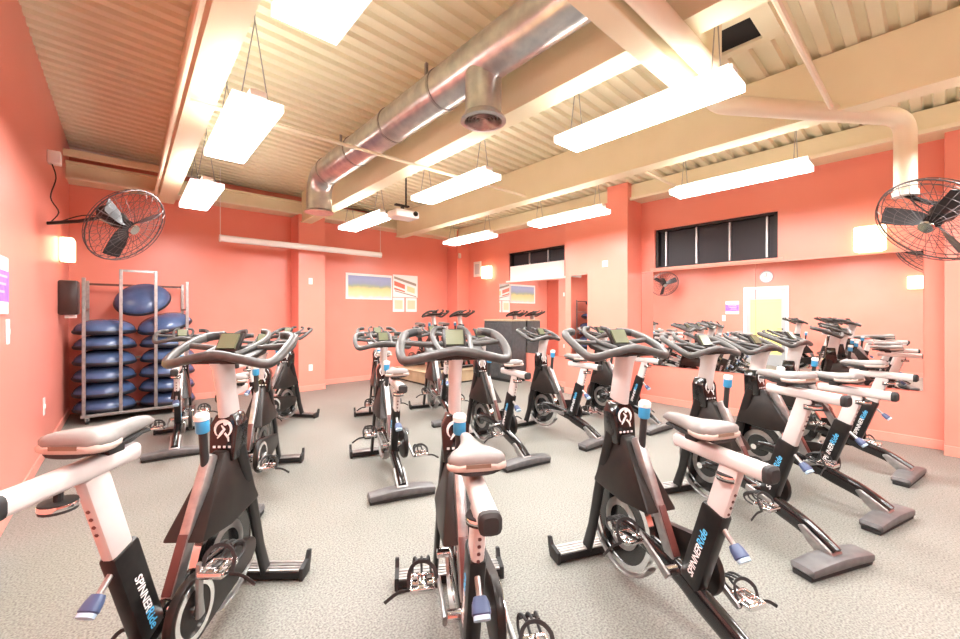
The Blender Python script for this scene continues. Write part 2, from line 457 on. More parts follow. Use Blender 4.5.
# ------------------------------------------------------------------ posters, signs, small wall items
def poster_print(name, bands, w, h, parent, y=0, x0=None):
    pass
pa_ = thing('poster', 'wide blue and yellow beach poster on the orange back wall', 'poster', (3.89, YB - .004, 1.98))
b = NB(); box(b, -.53, .53, -.012, 0, -.27, .27); obj('poster_backing', b, M['paper'], pa_)
def beach():
    m = principled('beach_print', (1, 1, 1), .5); nt = m.node_tree; N = nt.nodes; L = nt.links
    tc = N.new('ShaderNodeTexCoord'); sp = N.new('ShaderNodeSeparateXYZ'); no = N.new('ShaderNodeTexNoise'); ad = N.new('ShaderNodeMath'); mr = N.new('ShaderNodeMapRange'); cr = N.new('ShaderNodeValToRGB')
    no.inputs['Scale'].default_value = 6
    ad.operation = 'MULTIPLY_ADD'; ad.inputs[1].default_value = .10
    L.new(tc.outputs['Object'], no.inputs['Vector']); L.new(tc.outputs['Object'], sp.inputs[0])
    L.new(no.outputs['Fac'], ad.inputs[0]); L.new(sp.outputs['Z'], ad.inputs[2])
    mr.inputs['From Min'].default_value = -.20; mr.inputs['From Max'].default_value = .30
    L.new(ad.outputs[0], mr.inputs['Value']); L.new(mr.outputs[0], cr.inputs['Fac'])
    E = cr.color_ramp.elements
    E[0].position = 0; E[0].color = (.55, .62, .80, 1); E[1].position = 1; E[1].color = (.30, .36, .62, 1)
    for p, c in ((.12, (.75, .68, .42)), (.42, (.72, .60, .26)), (.52, (.34, .42, .28)), (.62, (.30, .36, .50)), (.8, (.34, .40, .62))):
        x = E.new(p); x.color = (*c, 1)
    L.new(cr.outputs['Color'], N['Principled BSDF'].inputs['Base Color']); return m
b = NB(); box(b, -.48, .50, -.016, -.012, -.24, .22); obj('poster_print', b, beach(), pa_)
pb_ = thing('poster', 'white poster with slanted red and grey bands, right of the beach poster', 'poster', (4.76, YB - .004, 1.92))
b = NB(); box(b, -.32, .32, -.012, 0, -.14, .36); obj('poster_backing', b, M['paper'], pb_)
redp = principled('red_print', (.75, .16, .10), .5); greyp = principled('grey_print', (.32, .27, .22), .5); yelp = principled('pale_yellow_print', (.80, .66, .36), .5)
def quad(bm, pts, y):
    bm.faces.new([bm.verts.new((x, y, z)) for x, z in pts])
def slab(bm, pts, y0, y1):
    a = [bm.verts.new((x, y0, z)) for x, z in pts]; c = [bm.verts.new((x, y1, z)) for x, z in pts]
    bm.faces.new(a); bm.faces.new(c)
    for k in range(len(pts)): bm.faces.new([a[k], c[k], c[(k + 1) % len(pts)], a[(k + 1) % len(pts)]])
b = NB(); slab(b, [(-.29, .22), (-.02, .14), (-.02, .04), (-.29, .12)], -.016, -.011); slab(b, [(-.29, .07), (-.02, .0), (-.02, -.03), (-.29, .03)], -.016, -.011); obj('red_print', b, redp, pb_)
b = NB(); slab(b, [(-.29, .32), (.28, .18), (.28, .12), (-.29, .27)], -.016, -.011); slab(b, [(-.27, .01), (.28, -.11), (.28, -.13), (-.27, -.015)], -.016, -.011); obj('grey_print', b, greyp, pb_)
b = NB(); slab(b, [(.04, .12), (.24, .07), (.24, -.05), (.04, 0)], -.016, -.011); obj('yellow_print', b, yelp, pb_)
for k, (x, lb) in enumerate(((-.175, 'small pale notice sheet under the red-banded poster, its left one'), (.155, 'small pale notice sheet under the red-banded poster, its right one'))):
    n = thing('notice_sheet', lb, 'notice', (4.76 + x, YB - .004, 1.61))
    b = NB(); box(b, -.145, .145, -.006, 0, -.16, .155); obj('sheet', b, M['paper'], n)
    b = NB(); box(b, -.10, .10, -.009, -.006, -.10, .10); obj('print', b, principled('buff_print', (.75, .62, .42), .6), n)
sg = thing('wall_sign', 'purple and white sign on the left wall at the photo edge', 'sign', (XL + .004, 3.93, 1.60))
b = NB(); box(b, 0, .01, -.17, .17, -.20, .17); obj('sign_board', b, M['paper'], sg)
b = NB(); box(b, .01, .013, -.17, .17, -.12, .08); obj('sign_band', b, M['purple'], sg)
b = NB()
for k in range(3): box(b, .013, .015, -.11, .11 - .04 * k, .035 - .05 * k, .05 - .05 * k)
obj('sign_lines', b, principled('lilac_lines', (.62, .48, .78), .5), sg)

def plate(name, loc, axis, label, cat_, h=.115, w=.07):
    """small white switch or socket plate; axis = outward normal"""
    r = thing(name, label, cat_, loc)
    q = Vector(axis); b = NB(); b2 = NB()
    if abs(q.y) > .5:
        box(b, -w / 2, w / 2, -.008, 0, -h / 2, h / 2, .003); box(b2, -.012, .012, -.014, -.008, -.02, .02)
    else:
        s = 1 if q.x > 0 else -1
        x0, x1 = sorted((0, s * .008)); box(b, x0, x1, -w / 2, w / 2, -h / 2, h / 2, .003)
        x0, x1 = sorted((s * .008, s * .014)); box(b2, x0, x1, -.012, .012, -.02, .02)
    obj('cover_plate', b, M['white'], r); obj('rocker' if 'switch' in name else 'face', b2, M['paper'], r)
plate('light_switch', (2.52, 7.56, 2.0), (0, -1, 0), 'white light switch high on the back pillar', 'light switch')
plate('power_outlet', (2.52, 7.56, .42), (0, -1, 0), 'white power outlet low on the back pillar', 'power outlet')
plate('light_switch', (XL, 4.15, 1.28), (1, 0, 0), 'white switch plate on the left wall below the purple sign', 'light switch', .17, .09)
plate('power_outlet', (XL, 5.75, .50), (1, 0, 0), 'white outlet plate low on the left wall before the ball rack', 'power outlet', .17, .08)
plate('thermostat', (5.86, 3.58, 2.22), (-1, 0, 0), 'small white thermostat on the projecting orange wall section', 'thermostat', .10, .10)
# framed notice in far corner and door chime
nt_ = thing('wall_notice', 'small white framed notice in the far corner left of the lit sconce', 'notice', (XR - .004, 7.25, 2.47))
b = NB(); box(b, -.02, 0, -.13, .13, -.18, .18, .004); obj('frame_board', b, M['paper'], nt_)
b = NB(); box(b, -.023, -.02, -.08, .08, -.12, .12); obj('print', b, principled('grey_blue_print', (.55, .58, .62), .6), nt_)
sk = thing('sensor', 'small white motion sensor on the orange corner column', 'sensor', (6.0, 7.60, 2.80))
b = NB(); box(b, -.035, .035, -.05, 0, -.06, .06, .015); obj('sensor_body', b, M['white'], sk, 40)
# speaker-like black dispenser left wall
ds = thing('towel_dispenser', 'dark brown-black dispenser box on the left wall above the ball rack', 'dispenser', (XL, 6.92, 1.60))
b = NB(); prism = [(XL * 0, -.17)]
box(b, 0, .17, -.14, .14, -.21, .20, .02); obj('dispenser_body', b, principled('dark_brown_plastic', (.035, .018, .015), .3), ds, 40)
b = NB(); box(b, .05, .15, -.06, .06, -.25, -.205, .008); obj('dispenser_nozzle', b, M['paper'], ds)

def sconce(loc, out, label):
    r = thing('wall_sconce', label, 'wall lamp', loc, 0, 'lit box wall sconces')
    s = out
    b = NB(); x0, x1 = sorted((0, s * .012)); box(b, x0, x1, -.10, .10, -.15, .15, .003); obj('back_plate', b, M['white'], r)
    b = NB(); x0, x1 = sorted((s * .012, s * .13)); box(b, x0, x1, -.13, .13, -.14, .14, .02); obj('lamp_shade', b, M['sconce'], r, 40)
sconce((XL, 7.0, 2.18), 1, 'glowing box sconce on the left wall beneath the fan')
sconce((XR, .50, 2.24), -1, 'glowing box sconce above the mirror by the right-hand fan')
sconce((XR, 6.86, 2.36), -1, 'glowing box sconce in the far corner left of the blind window')
sconce((XL, .32, 2.1), 1, 'glowing sconce seen only reflected in the mirror at right')

# door and clock on left wall, seen in the mirror
dr = bpy.data.objects.new('door_1', None); COL.objects.link(dr); dr['kind'] = 'structure'; dr.location = (XL, 3.12, 0)
def dpart(n, bm, m, p=dr):
    o = obj(n, bm, m, p); o['kind'] = 'structure'; return o
b = NB()
for q in ((-.52, -.45, 0, 2.08), (.45, .52, 0, 2.08), (-.52, .52, 2.08, 2.15)): box(b, 0, .035, *q, .004)
dpart('door_frame', b, M['paper'])
b = NB()
for q in ((-.45, -.36, 0, 2.08), (.36, .45, 0, 2.08), (-.36, .36, 0, .30), (-.36, .36, 1.80, 2.08)): box(b, 0, .02, *q)
lf = dpart('door_leaf', b, principled('grey_door_paint', (.40, .42, .43), .45))
b = NB(); box(b, .002, .012, -.36, .36, .30, 1.80); dpart('door_pane', b, M['yellow'])
b = NB(); box(b, .02, .06, -.40, -.37, .98, 1.02); box(b, .05, .06, -.40, -.28, .99, 1.01); dpart('door_handle', b, M['chrome'])
ck = thing('wall_clock', 'round white wall clock above the door, seen in the mirror', 'clock', (XL, 3.10, 2.42))
b = NB(); lathe(b, [(.16, 0), (.165, .02), (.155, .035), (.145, .03), (.143, .02)], 28, aim((0, 0, 0), (1, 0, 0))); obj('clock_rim', b, M['alu'], ck, 40)
b = NB(); cyl(b, (.018, 0, 0), (.022, 0, 0), .146, 28); obj('clock_face', b, M['paper'], ck)
b = NB(); box(b, .023, .025, -.004, .004, 0, .10); obj('clock_hand', b, M['rubber'], ck)
b = NB(); box(b, .023, .025, 0, .07, -.004, .004); obj('clock_hand', b, M['rubber'], ck)

# ------------------------------------------------------------------ fans
def fan(loc, n, dia, label, mount, cord):
    root = thing('wall_fan', label, 'fan', loc, 0, 'caged wall fans')
    r = dia / 2; A = aim((0, 0, 0), n); n = Vector(n).normalized()
    b = NB()
    # guard: outer hoop, spokes front and back, rings
    circ = lambda rad, z: [A @ Vector((rad * math.cos(t), rad * math.sin(t), z)) for t in [2 * PI * k / 40 for k in range(40)]]
    sweep(b, circ(r, 0), .007, n=6, closed=True)
    for zz in (.085, -.085):
        sweep(b, circ(r * .97, zz * .45), .004, n=5, closed=True)
        for rr in (.78, .58, .38): sweep(b, circ(r * rr, zz * (1 - .35 * rr)), .002, n=4, closed=True)
        for k in range(30):
            t = 2 * PI * k / 30
            P = [(.08, zz), (r * .55, zz * .92), (r * .85, zz * .7), (r * .985, zz * .3), (r, 0)]
            sweep(b, [A @ Vector((q * math.cos(t), q * math.sin(t), z)) for q, z in P], .0022, n=4, cap=False)
    obj('fan_guard', b, M['guard'], root)
    b = NB(); lathe(b, [(0.001, .10), (.05, .10), (.055, .085), (.055, .08)], 16, A); obj('guard_badge', b, M['chrome'], root, 40)
    for k in range(3):
        b = NB(); t0 = 2 * PI * k / 3 + .6; rows = []
        for j in range(6):
            q = .05 + (r * .9 - .05) * j / 5; w = .036 + .040 * math.sin(min(1, j / 3.5) * PI / 2)
            row = []
            for s in (-1, -.33, .33, 1):
                ang = t0 + s * w / max(q, .1) * .8
                row.append((Vector((q * math.cos(ang), q * math.sin(ang), s * .035)), Vector((q * math.cos(ang), q * math.sin(ang), s * .035 - .006))))
            rows.append([(b.verts.new(A @ u), b.verts.new(A @ v)) for u, v in row])
        for p_, q_ in zip(rows, rows[1:]):
            for (a1, a2), (c1, c2), (d1, d2), (e1, e2) in zip(p_, p_[1:], q_, q_[1:]):
                b.faces.new([a1, c1, e1, d1]); b.faces.new([a2, d2, e2, c2])
        for row in (rows[0], rows[-1]):
            for (a1, a2), (c1, c2) in zip(row, row[1:]): b.faces.new([a1, a2, c2, c1])
        for c in (0, -1):
            for p_, q_ in zip(rows, rows[1:]): b.faces.new([p_[c][0], q_[c][0], q_[c][1], p_[c][1]])
        obj('fan_blade', b, M['blade'], root, 40)
    b = NB(); lathe(b, [(.001, .02), (.06, .015), (.06, -.05), (.085, -.09), (.085, -.27), (.06, -.30), (.001, -.30)], 20, A); obj('fan_motor', b, M['black'], root, 40)
    b = NB(); a = A @ Vector((0, 0, -.20)); mnt = Vector(mount) - Vector(loc)
    sweep(b, [a, (a + mnt) / 2 + Vector((0, 0, -.02)), mnt], .018, n=8)
    d = mnt.normalized()
    obj('wall_bracket', b, M['black'], root, 40)
    b = NB(); sweep(b, cat([Vector(p) - Vector(loc) for p in cord], 5), .006, n=6); obj('power_cord', b, M['cable'], root, 40)
fan((.0, 5.62, 2.33), (.66, -.55, -.52), .82, 'caged black wall fan on the left wall above the blue ball rack', (XL + .004, 5.95, 2.32),
    [(XL + .03, 6.0, 2.95), (XL + .06, 6.0, 2.8), (XL + .02, 6.02, 2.6), (XL + .08, 6.0, 2.45), (XL + .02, 6.0, 2.32), (-.35, 5.85, 2.42), (-.12, 5.72, 2.42)])
fan((4.93, .02, 2.16), (-.60, .48, -.62), .78, 'caged black fan with chrome hub at the right edge, under the fat pipe', (4.92, .18, 2.40),
    [(4.98, .02, 2.2), (4.98, .12, 2.32), (4.93, .18, 2.42)])
jb = thing('junction_box', 'small white box high on the left wall with a black cable', 'junction box', (XL, 6.0, 3.0))
b = NB(); box(b, 0, .10, -.06, .06, -.06, .07, .012); obj('box_body', b, M['white'], jb, 40)

# ------------------------------------------------------------------ ball rack with half-balls
rk = thing('ball_rack', 'silver wheeled rack holding stacks of blue half-balls in the left corner', 'rack', (.12, 7.45, 0))
XU = [-.53, -.18, .18, .53]
def rpart(n, bm, m, p=rk, sm=None): return obj(n, bm, m, p, sm)
for k, x in enumerate(XU):
    top = 1.99 if k in (1, 2) else 1.86
    b = NB(); box(b, x - .018, x + .018, -.348, -.318, .115, top, .004); rpart('upright', b, M['silver'])
for x in (-.53, .53):
    b = NB(); box(b, x - .018, x + .018, .318, .348, .115, 1.86, .004); rpart('upright', b, M['silver'])
b = NB(); box(b, -.162, .162, -.343, -.323, 1.96, 1.99); rpart('top_rail', b, M['silver'])
b = NB(); box(b, -.512, .512, .323, .343, 1.80, 1.83); rpart('back_rail', b, principled('dark_red_brown_rail', (.10, .03, .02), .4))
b = NB(); box(b, -.512, .512, .323, .343, .75, .78); rpart('back_rail', b, M['silver'])
for x in (-.53, .53):
    for z in (1.45, .80): 
        b = NB(); box(b, x - .012, x + .012, -.318, .318, z, z + .025); rpart('side_rail', b, M['silver'])
b = NB(); box(b, -.56, .56, -.36, -.31, .085, .12, .004); box(b, -.56, .56, .31, .36, .085, .12, .004); box(b, -.56, -.51, -.31, .31, .085, .12); box(b, .51, .56, -.31, .31, .085, .12); rpart('base_frame', b, M['silver'])
b = NB(); box(b, -.51, .51, -.31, .31, .09, .105); rpart('base_shelf', b, M['black'])
for x in (-.5, .5):
    for y in (-.33, .33):
        b = NB(); cyl(b, (x - .015, y, .035), (x + .015, y, .035), .035, 16); c_ = rpart('caster', b, M['rubber'], sm=40)
        b = NB(); box(b, x - .022, x + .022, y - .012, y + .012, .045, .088); obj('caster_fork', b, M['chrome'], c_)

def ball_meshes():
    b = NB(); n = 10; rad = .315
    prof = [(rad * math.cos(t) ** .8 if t < PI / 2 - .01 else .001, .155 * math.sin(t)) for t in [PI / 2 * k / n for k in range(n + 1)]]
    lathe(b, prof, 36); d = mesh_of('dome', b, M['bosu'], 50)
    b = NB(); lathe(b, [(.001, -.045), (.27, -.045), (.31, -.036), (.325, -.018), (.325, .0), (.318, .012), (.29, .0), (.001, .0)], 36); p = mesh_of('platform', b, M['bosubase'], 40)
    return d, p
DOME, PLAT = ball_meshes()
def half_ball(loc, tilt, rz, label):
    r = thing('balance_half_ball', label, 'balance ball', loc, 0, 'blue half-balls in the rack')
    r.rotation_euler = (tilt[0], tilt[1], rz)
    for n, me in (('dome', DOME), ('platform', PLAT)):
        o = bpy.data.objects.new(n, me); COL.objects.link(o); o.parent = r
LEFTL = ['bottom of the left stack', 'second from the bottom of the left stack', 'third from the bottom of the left stack', 'third from the top of the left stack', 'second from the top of the left stack', 'top of the left stack']
RIGHTL = ['bottom of the right stack', 'second from the bottom of the right stack', 'third from the bottom of the right stack', 'fourth from the bottom of the right stack', 'just below the tilted one in the right stack']
for k in range(6):
    half_ball((-.215 + random.uniform(-.008, .008), 7.44, .151 + .205 * k), (random.uniform(-.03, .03), random.uniform(-.03, .03)), k, 'blue half-ball lying flat in the rack, ' + LEFTL[k])
for k in range(5):
    half_ball((.455 + random.uniform(-.008, .008), 7.44, .151 + .205 * k), (random.uniform(-.03, .03), random.uniform(-.03, .03)), k, 'blue half-ball lying flat in the rack, ' + RIGHTL[k])
half_ball((.42, 7.40, 1.24), (R(12), R(-15)), 0, 'blue half-ball lying tilted on top of the right stack')
half_ball((.17, 7.46, 1.60), (R(38), R(-16)), 0, 'big-looking blue half-ball standing on edge on top of both stacks')

# ------------------------------------------------------------------ spin bike: built once, then copied
BB = Vector((0, -.13, .28))
BIKE = []           # (name, mesh, key of parent part or None, move group)
def add(name, bm, m, parent=None, grp=None, smooth=35, key=None):
    BIKE.append((name, mesh_of(name, bm, m, smooth), parent, grp, key or name))

def build_bike():
    # front foot
    b = NB(); box(b, -.265, .265, .45, .545, .012, .052, .008); add('front_foot', b, M['black'])
    b = NB(); box(b, -.262, .262, .455, .541, .050, .060, .003)
    for y in (.475, .498, .521): box(b, -.262, .262, y - .006, y + .006, .058, .064)
    add('foot_plate', b, M['silver'], 'front_foot')
    for s in (-1, 1):
        b = NB(); prism_yz(b, [(.45, .0), (.545, .0), (.565, .05), (.575, .105), (.55, .11), (.535, .07), (.45, .066)], s * .262, s * .283, .004); add('foot_tip', b, M['rubber'], 'front_foot')
    # rear foot
    b = NB(); box(b, -.248, .248, -.60, -.50, 0, .028, .006); add('rear_foot', b, M['rubber'])
    b = NB(); sweep(b, [(-.25, -.55, .034), (-.243, -.55, .042), (-.10, -.55, .054), (0, -.55, .056), (.10, -.55, .054), (.243, -.55, .042), (.25, -.55, .034)], [.045, .06, .064, .064, .064, .06, .045], [.012, .024, .030, .032, .030, .024, .012], n=16, up=(0, 0, 1), square=.45); add('foot_cover', b, M['cover'], 'rear_foot')
    # low beam
    pts = cat([(0, -.56, .085), (0, -.42, .16), (0, -.25, .215), (0, -.12, .265), (0, .10, .295), (0, .25, .295)], 4)
    b = NB(); sweep(b, pts, [.032] * len(pts), [.042 + .010 * math.sin(PI * i / (len(pts) - 1)) for i in range(len(pts))], n=14, up=(0, 0, 1), square=.75); add('frame_beam', b, M['gloss'])
    b = NB(); prism_yz(b, [(-.59, .06), (-.565, .10), (-.42, .185), (-.39, .17), (-.44, .10), (-.495, .055)], -.044, .044, .008); add('beam_gusset', b, M['silver'], 'frame_beam')
    # seat tube, post, slider, saddle
    b = NB(); obox(b, (0, -.185, .225), (0, -.318, .63), .058, .105, .014); add('seat_tube', b, M['black'])
    u = Vector((0, -.12, .365)).normalized(); v = Vector((0, -u.z, u.y))   # v points to the rear
    mid = Vector((0, -.245, .4075))
    for s in (-1, 1):
        # left side reads upward, right side reads downward
        xd = u if s < 0 else -u; zd = Vector((s, 0, 0)); yd = zd.cross(xd)
        for txt, t0, mm, sz in (('SPINNER', .03 if s > 0 else -.03, M['lettering'], .041), ('Ride', -.088 if s > 0 else .088, M['ltblue'], .046)):
            c = mid + u * t0 + Vector((s * .0292, 0, 0))
            m4 = Matrix(((xd.x, yd.x, zd.x, c.x), (xd.y, yd.y, zd.y, c.y), (xd.z, yd.z, zd.z, c.z), (0, 0, 0, 1)))
            add('lettering', text_bm(txt, sz, m4, .0008, .25), mm, 'seat_tube', None, None)
    b = NB(); obox(b, (0, -.262, .44), (0, -.382, .815), .042, .085, .012); add('seat_post', b, M['bikewhite'], None, 'seat')
    b = NB()
    for k in range(4):
        c = Vector((0, -.262, .44)) + u * (.20 + .03 * k) + v * .0425
        cyl(b, c - v * .002, c + v * .0015, .006, 8)
    add('post_holes', b, M['maroon'], 'seat_post', 'seat')
    b = NB(); sweep(b, [(0, -.20, .838), (0, -.21, .838), (0, -.61, .832)], [.024, .031, .031], [.022, .030, .030], n=14, up=(0, 0, 1), square=.6); add('seat_slider', b, M['bikewhite'], None, 'seat')
    b = NB(); sweep(b, [(0, -.608, .832), (0, -.625, .832), (0, -.634, .832)], [.033, .033, .022], [.032, .032, .022], n=14, up=(0, 0, 1), square=.6); add('end_cap', b, M['rubber'], 'seat_slider', 'seat')
    b = NB(); cyl(b, (0, -.455, .81), (0, -.455, .775), .011, 10); cyl(b, (0, -.455, .778), (0, -.455, .752), .042, 18); add('slider_knob', b, M['rubber'], 'seat_slider', 'seat')
    b = NB(); lathe(b, [(.043, .760), (.0445, .764), (.0445, .770), (.043, .774)], 18, Matrix.Translation((0, -.455, 0)), cap=False); add('knob_ring', b, M['chrome'], 'slider_knob', 'seat')
    sec = [(-.13, .016, .918, .010), (-.15, .022, .924, .02), (-.19, .026, .925, .026), (-.25, .036, .922, .029), (-.31, .060, .922, .031), (-.36, .088, .926, .034), (-.40, .102, .930, .035), (-.425, .098, .932, .032), (-.44, .07, .930, .018)]
    sec = [(y, w * .92, z, h * .95) for y, w, z, h in sec]
    b = NB(); pts = [(0, y, z) for y, w, z, h in sec]; sweep(b, pts, [w for y, w, z, h in sec], [h for y, w, z, h in sec], n=18, up=(0, 0, 1), square=.8); add('saddle', b, M['saddle'], None, 'seat', 60)
    b = NB(); pts = [(0, y - .004, z - .017) for y, w, z, h in sec[4:]]; sweep(b, pts, [w * 1.02 + .002 for y, w, z, h in sec[4:]], [h * .55 for y, w, z, h in sec[4:]], n=18, up=(0, 0, 1), square=.6); add('saddle_side', b, M['saddle_side'], 'saddle', 'seat', 60)
    b = NB(); pts = [(0, y, z - .033) for y, w, z, h in sec[1:]]; sweep(b, pts, [w * .86 for y, w, z, h in sec[1:]], [.008] * 8, n=14, up=(0, 0, 1)); 
    for s in (-1, 1): sweep(b, [(s * .022, -.20, .892), (s * .022, -.24, .880), (s * .022, -.36, .880), (s * .026, -.40, .892)], .005, n=6)
    box(b, -.03, .03, -.33, -.27, .86, .888, .005); add('saddle_rails', b, M['rubber'], 'saddle', 'seat')
    b = NB(); box(b, -.04, .04, -.4455, -.444, .915, .927); add('saddle_patch', b, M['brown'], 'saddle', 'seat', None)
    # pop-pin knob behind the seat tube
    p0 = mid + u * .175 + v * .05; p1 = p0 + v * .048 + Vector((0, 0, -.024)); d = (p1 - p0).normalized()
    b = NB(); cyl(b, p0, p1, .010, 10); add('pop_pin', b, M['silver'])
    b = NB(); sweep(b, [p1 - d * .005, p1 + d * .012, p1 + d * .04, p1 + d * .046], [.020, .027, .030, .024], [.014, .017, .019, .015], n=14, square=.7); add('pin_grip', b, M['pin'], 'pop_pin')
    b = NB(); sweep(b, [p1 + d * .044, p1 + d * .056], [.026, .026], [.017, .017], n=14, square=.7); add('pin_grip_face', b, M['pinface'], 'pop_pin')
    # down tube and resistance knob
    b = NB(); obox(b, (0, -.10, .28), (0, .150, .775), .046, .060, .012); add('down_tube', b, M['silver'])
    w = Vector((0, .25, .495)).normalized(); wv = Vector((0, -w.z, w.y))
    c0 = Vector((0, -.10, .28)) + wv * .031
    b = NB(); obox(b, c0 + w * .03, c0 + w * .24, .036, .006, .002); add('tube_inlay', b, M['maroon'], 'down_tube')
    k0 = Vector((0, .100, .872)); kd = Vector((0, -.10, 1)).normalized()
    b = NB(); cyl(b, k0 - kd * .16, k0 + kd * .02, .017, 12); add('resistance_knob', b, M['rubber'])
    b = NB(); lathe(b, [(.024, .015), (.027, .02), (.027, .068), (.024, .07)], 18, aim(k0, kd)); add('knob_band', b, M['blue'], 'resistance_knob')
    b = NB(); lathe(b, [(.024, .07), (.029, .072), (.029, .092), (.022, .100)], 18, aim(k0, kd)); add('knob_top', b, M['white'], 'resistance_knob')
    # head block with emblem
    hx = [(-.040, .925), (.040, .925), (.066, .875), (.058, .715), (-.058, .715), (-.066, .875)]
    b = NB(); a = [b.verts.new((x, .225 + (z - .715) * .12, z)) for x, z in hx]; c = [b.verts.new((x * .9, .35, z)) for x, z in hx]
    fs = [b.faces.new(a), b.faces.new(list(reversed(c)))] + [b.faces.new([a[k], c[k], c[(k + 1) % 6], a[(k + 1) % 6]]) for k in range(6)]
    bmesh.ops.bevel(b, geom=list(b.edges), offset=.007, segments=2, affect='EDGES', profile=.5); add('head_block', b, M['gloss'])
    b = NB()
    def hp(x, z): z = .845 + (z - .84) * 1.45; x *= 1.45; return Vector((x, .225 + (z - .715) * .12 - .0015, z))
    arc = [hp(.026 * math.cos(t), .850 + .026 * math.sin(t)) for t in [R(-60 + 290 * k / 14) for k in range(15)]]
    sweep(b, arc, [.0025 + .0062 * math.sin(PI * k / 14) for k in range(15)], [.0012] * 15, n=6, up=(0, 1, 0))
    sweep(b, [hp(-.006, .862), hp(.004, .850), hp(-.006, .836), hp(-.016, .822)], [.003, .0075, .0075, .003], [.0012] * 4, n=6, up=(0, 1, 0))
    sweep(b, [hp(.006, .838), hp(.018, .824), hp(.020, .812)], [.006, .006, .003], [.0012] * 3, n=6, up=(0, 1, 0))
    lathe(b, [(.0095, -.001), (.0095, .0012)], 12, aim(hp(.006, .868), (0, -1, 0)))
    for k in range(4): sweep(b, [hp(-.028 + .016 * k, .795), hp(-.020 + .016 * k, .795)], .006, .0012, n=6, up=(0, 1, 0))
    add('emblem', b, M['lettering'], 'head_block')
    # handlebar post and bars
    b = NB(); sweep(b, [(0, .235, .84), (0, .215, .95), (0, .19, 1.07), (0, .185, 1.10)], [.028, .028, .030, .036], [.062, .058, .062, .075], n=16, up=(0, 1, 0), square=.7); add('handlebar_post', b, M['bikewhite'], None, 'bar')
    H = [(.15, .455, 1.200), (.200, .44, 1.198), (.236, .39, 1.185), (.252, .29, 1.150), (.250, .195, 1.108), (.222, .145, 1.085), (.12, .125, 1.108), (0, .125, 1.128)]
    path = [(-x, y, z) for x, y, z in H] + [(x, y, z) for x, y, z in reversed(H[:-1])]
    b = NB(); sweep(b, cat(path, 4), .0215, n=10); add('handlebar', b, M['bar'], None, 'bar', 60)
    b = NB(); sweep(b, [(-.25, .31, 1.158), (-.12, .31, 1.145), (.12, .31, 1.145), (.25, .31, 1.158)], .015, n=8); add('cross_bar', b, M['bar'], 'handlebar', 'bar', 60)
    for s in (-1, 1):
        b = NB(); sweep(b, cat([(s * .07, .16, 1.125), (s * .085, .29, 1.150), (s * .095, .40, 1.185), (s * .075, .455, 1.215), (s * .04, .46, 1.222)], 4), .014, n=8); add('inner_grip', b, M['bar'], 'handlebar', 'bar', 60)
        b = NB(); sweep(b, cat([(s * .15, .455, 1.200), (s * .19, .443, 1.1985), (s * .225, .410, 1.190)], 3), .021, n=10); add('end_grip', b, M['rubber'], 'handlebar', 'bar', 60)
    b = NB(); prism_yz(b, [(.12, 1.085), (.30, 1.115), (.34, 1.14), (.30, 1.14), (.12, 1.11)], -.14, .14, .008); add('bar_tray', b, M['shroud'], 'handlebar', 'bar')
    b = NB(); prism_yz(b, [(.20, 1.135), (.225, 1.135), (.285, 1.215), (.262, 1.225)], -.055, .055, .006); add('console', b, M['shroud'], None, 'bar')
    b = NB()
    q = [Vector((x, y, z)) for x, y, z in ((-.042, .2055, 1.150), (.042, .2055, 1.150), (.042, .2515, 1.2165), (-.042, .2515, 1.2165))]
    nn = (q[1] - q[0]).cross(q[3] - q[0]).normalized(); nn = nn if nn.y < 0 else -nn
    A_ = [b.verts.new(p + nn * .006) for p in q]; B_ = [b.verts.new(p - nn * .004) for p in q]
    b.faces.new(A_); b.faces.new(B_)
    for k in range(4): b.faces.new([A_[k], B_[k], B_[(k + 1) % 4], A_[(k + 1) % 4]])
    add('console_screen', b, M['screen'], 'console', 'bar', None)
    b = NB(); cyl(b, (0, .235, 1.11), (0, .235, 1.15), .02, 10); add('console_stalk', b, M['rubber'], 'console', 'bar')
    # fork, shroud
    for s in (-1, 1):
        b = NB(); sweep(b, [(s * .045, .300, .76), (s * .062, .365, .50), (s * .075, .425, .20), (s * .078, .475, .055)], [.014] * 4, [.036, .036, .034, .038], n=12, up=(0, 1, .3), square=.65); add('fork_leg', b, M['black'])
    b = NB()
    P0 = [(.20, .765), (.315, .765), (.40, .475), (.16, .455), (-.03, .475)]
    hw = [.034, .034, .090, .093, .085]
    a = [b.verts.new((-h, y, z)) for (y, z), h in zip(P0, hw)]; c = [b.verts.new((h, y, z)) for (y, z), h in zip(P0, hw)]
    b.faces.new(a); b.faces.new(list(reversed(c)))
    for k in range(5): b.faces.new([a[k], c[k], c[(k + 1) % 5], a[(k + 1) % 5]])
    bmesh.ops.bevel(b, geom=list(b.edges), offset=.012, segments=2, affect='EDGES', profile=.5); add('shroud', b, M['shroud'])
    # flywheel
    A = aim((0, .255, .29), (1, 0, 0))
    b = NB(); lathe(b, [(.001, -.012), (.205, -.012), (.205, .012), (.001, .012)], 40, A); add('flywheel', b, M['gloss'])
    b = NB(); lathe(b, [(.196, -.016), (.224, -.016), (.224, .016), (.196, .016), (.196, -.016)], 40, A, cap=False); add('wheel_rim', b, M['chrome'], 'flywheel')
    b = NB()
    for s in (-1, 1): lathe(b, [(.09, s * .013), (.11, s * .015), (.13, s * .013)], 40, A, cap=False)
    add('wheel_ring', b, M['silver'], 'flywheel')
    b = NB(); cyl(b, (-.085, .255, .29), (.085, .255, .29), .022, 14); add('wheel_axle', b, M['chrome'], 'flywheel')
    ring = [Vector((0, .255 + .244 * math.cos(t), .29 + .244 * math.sin(t))) for t in [R(-150 + 190 * k / 20) for k in range(21)]]
    b = NB(); sweep(b, ring, .030, .008, n=8, up=None); add('wheel_guard', b, M['silver'])
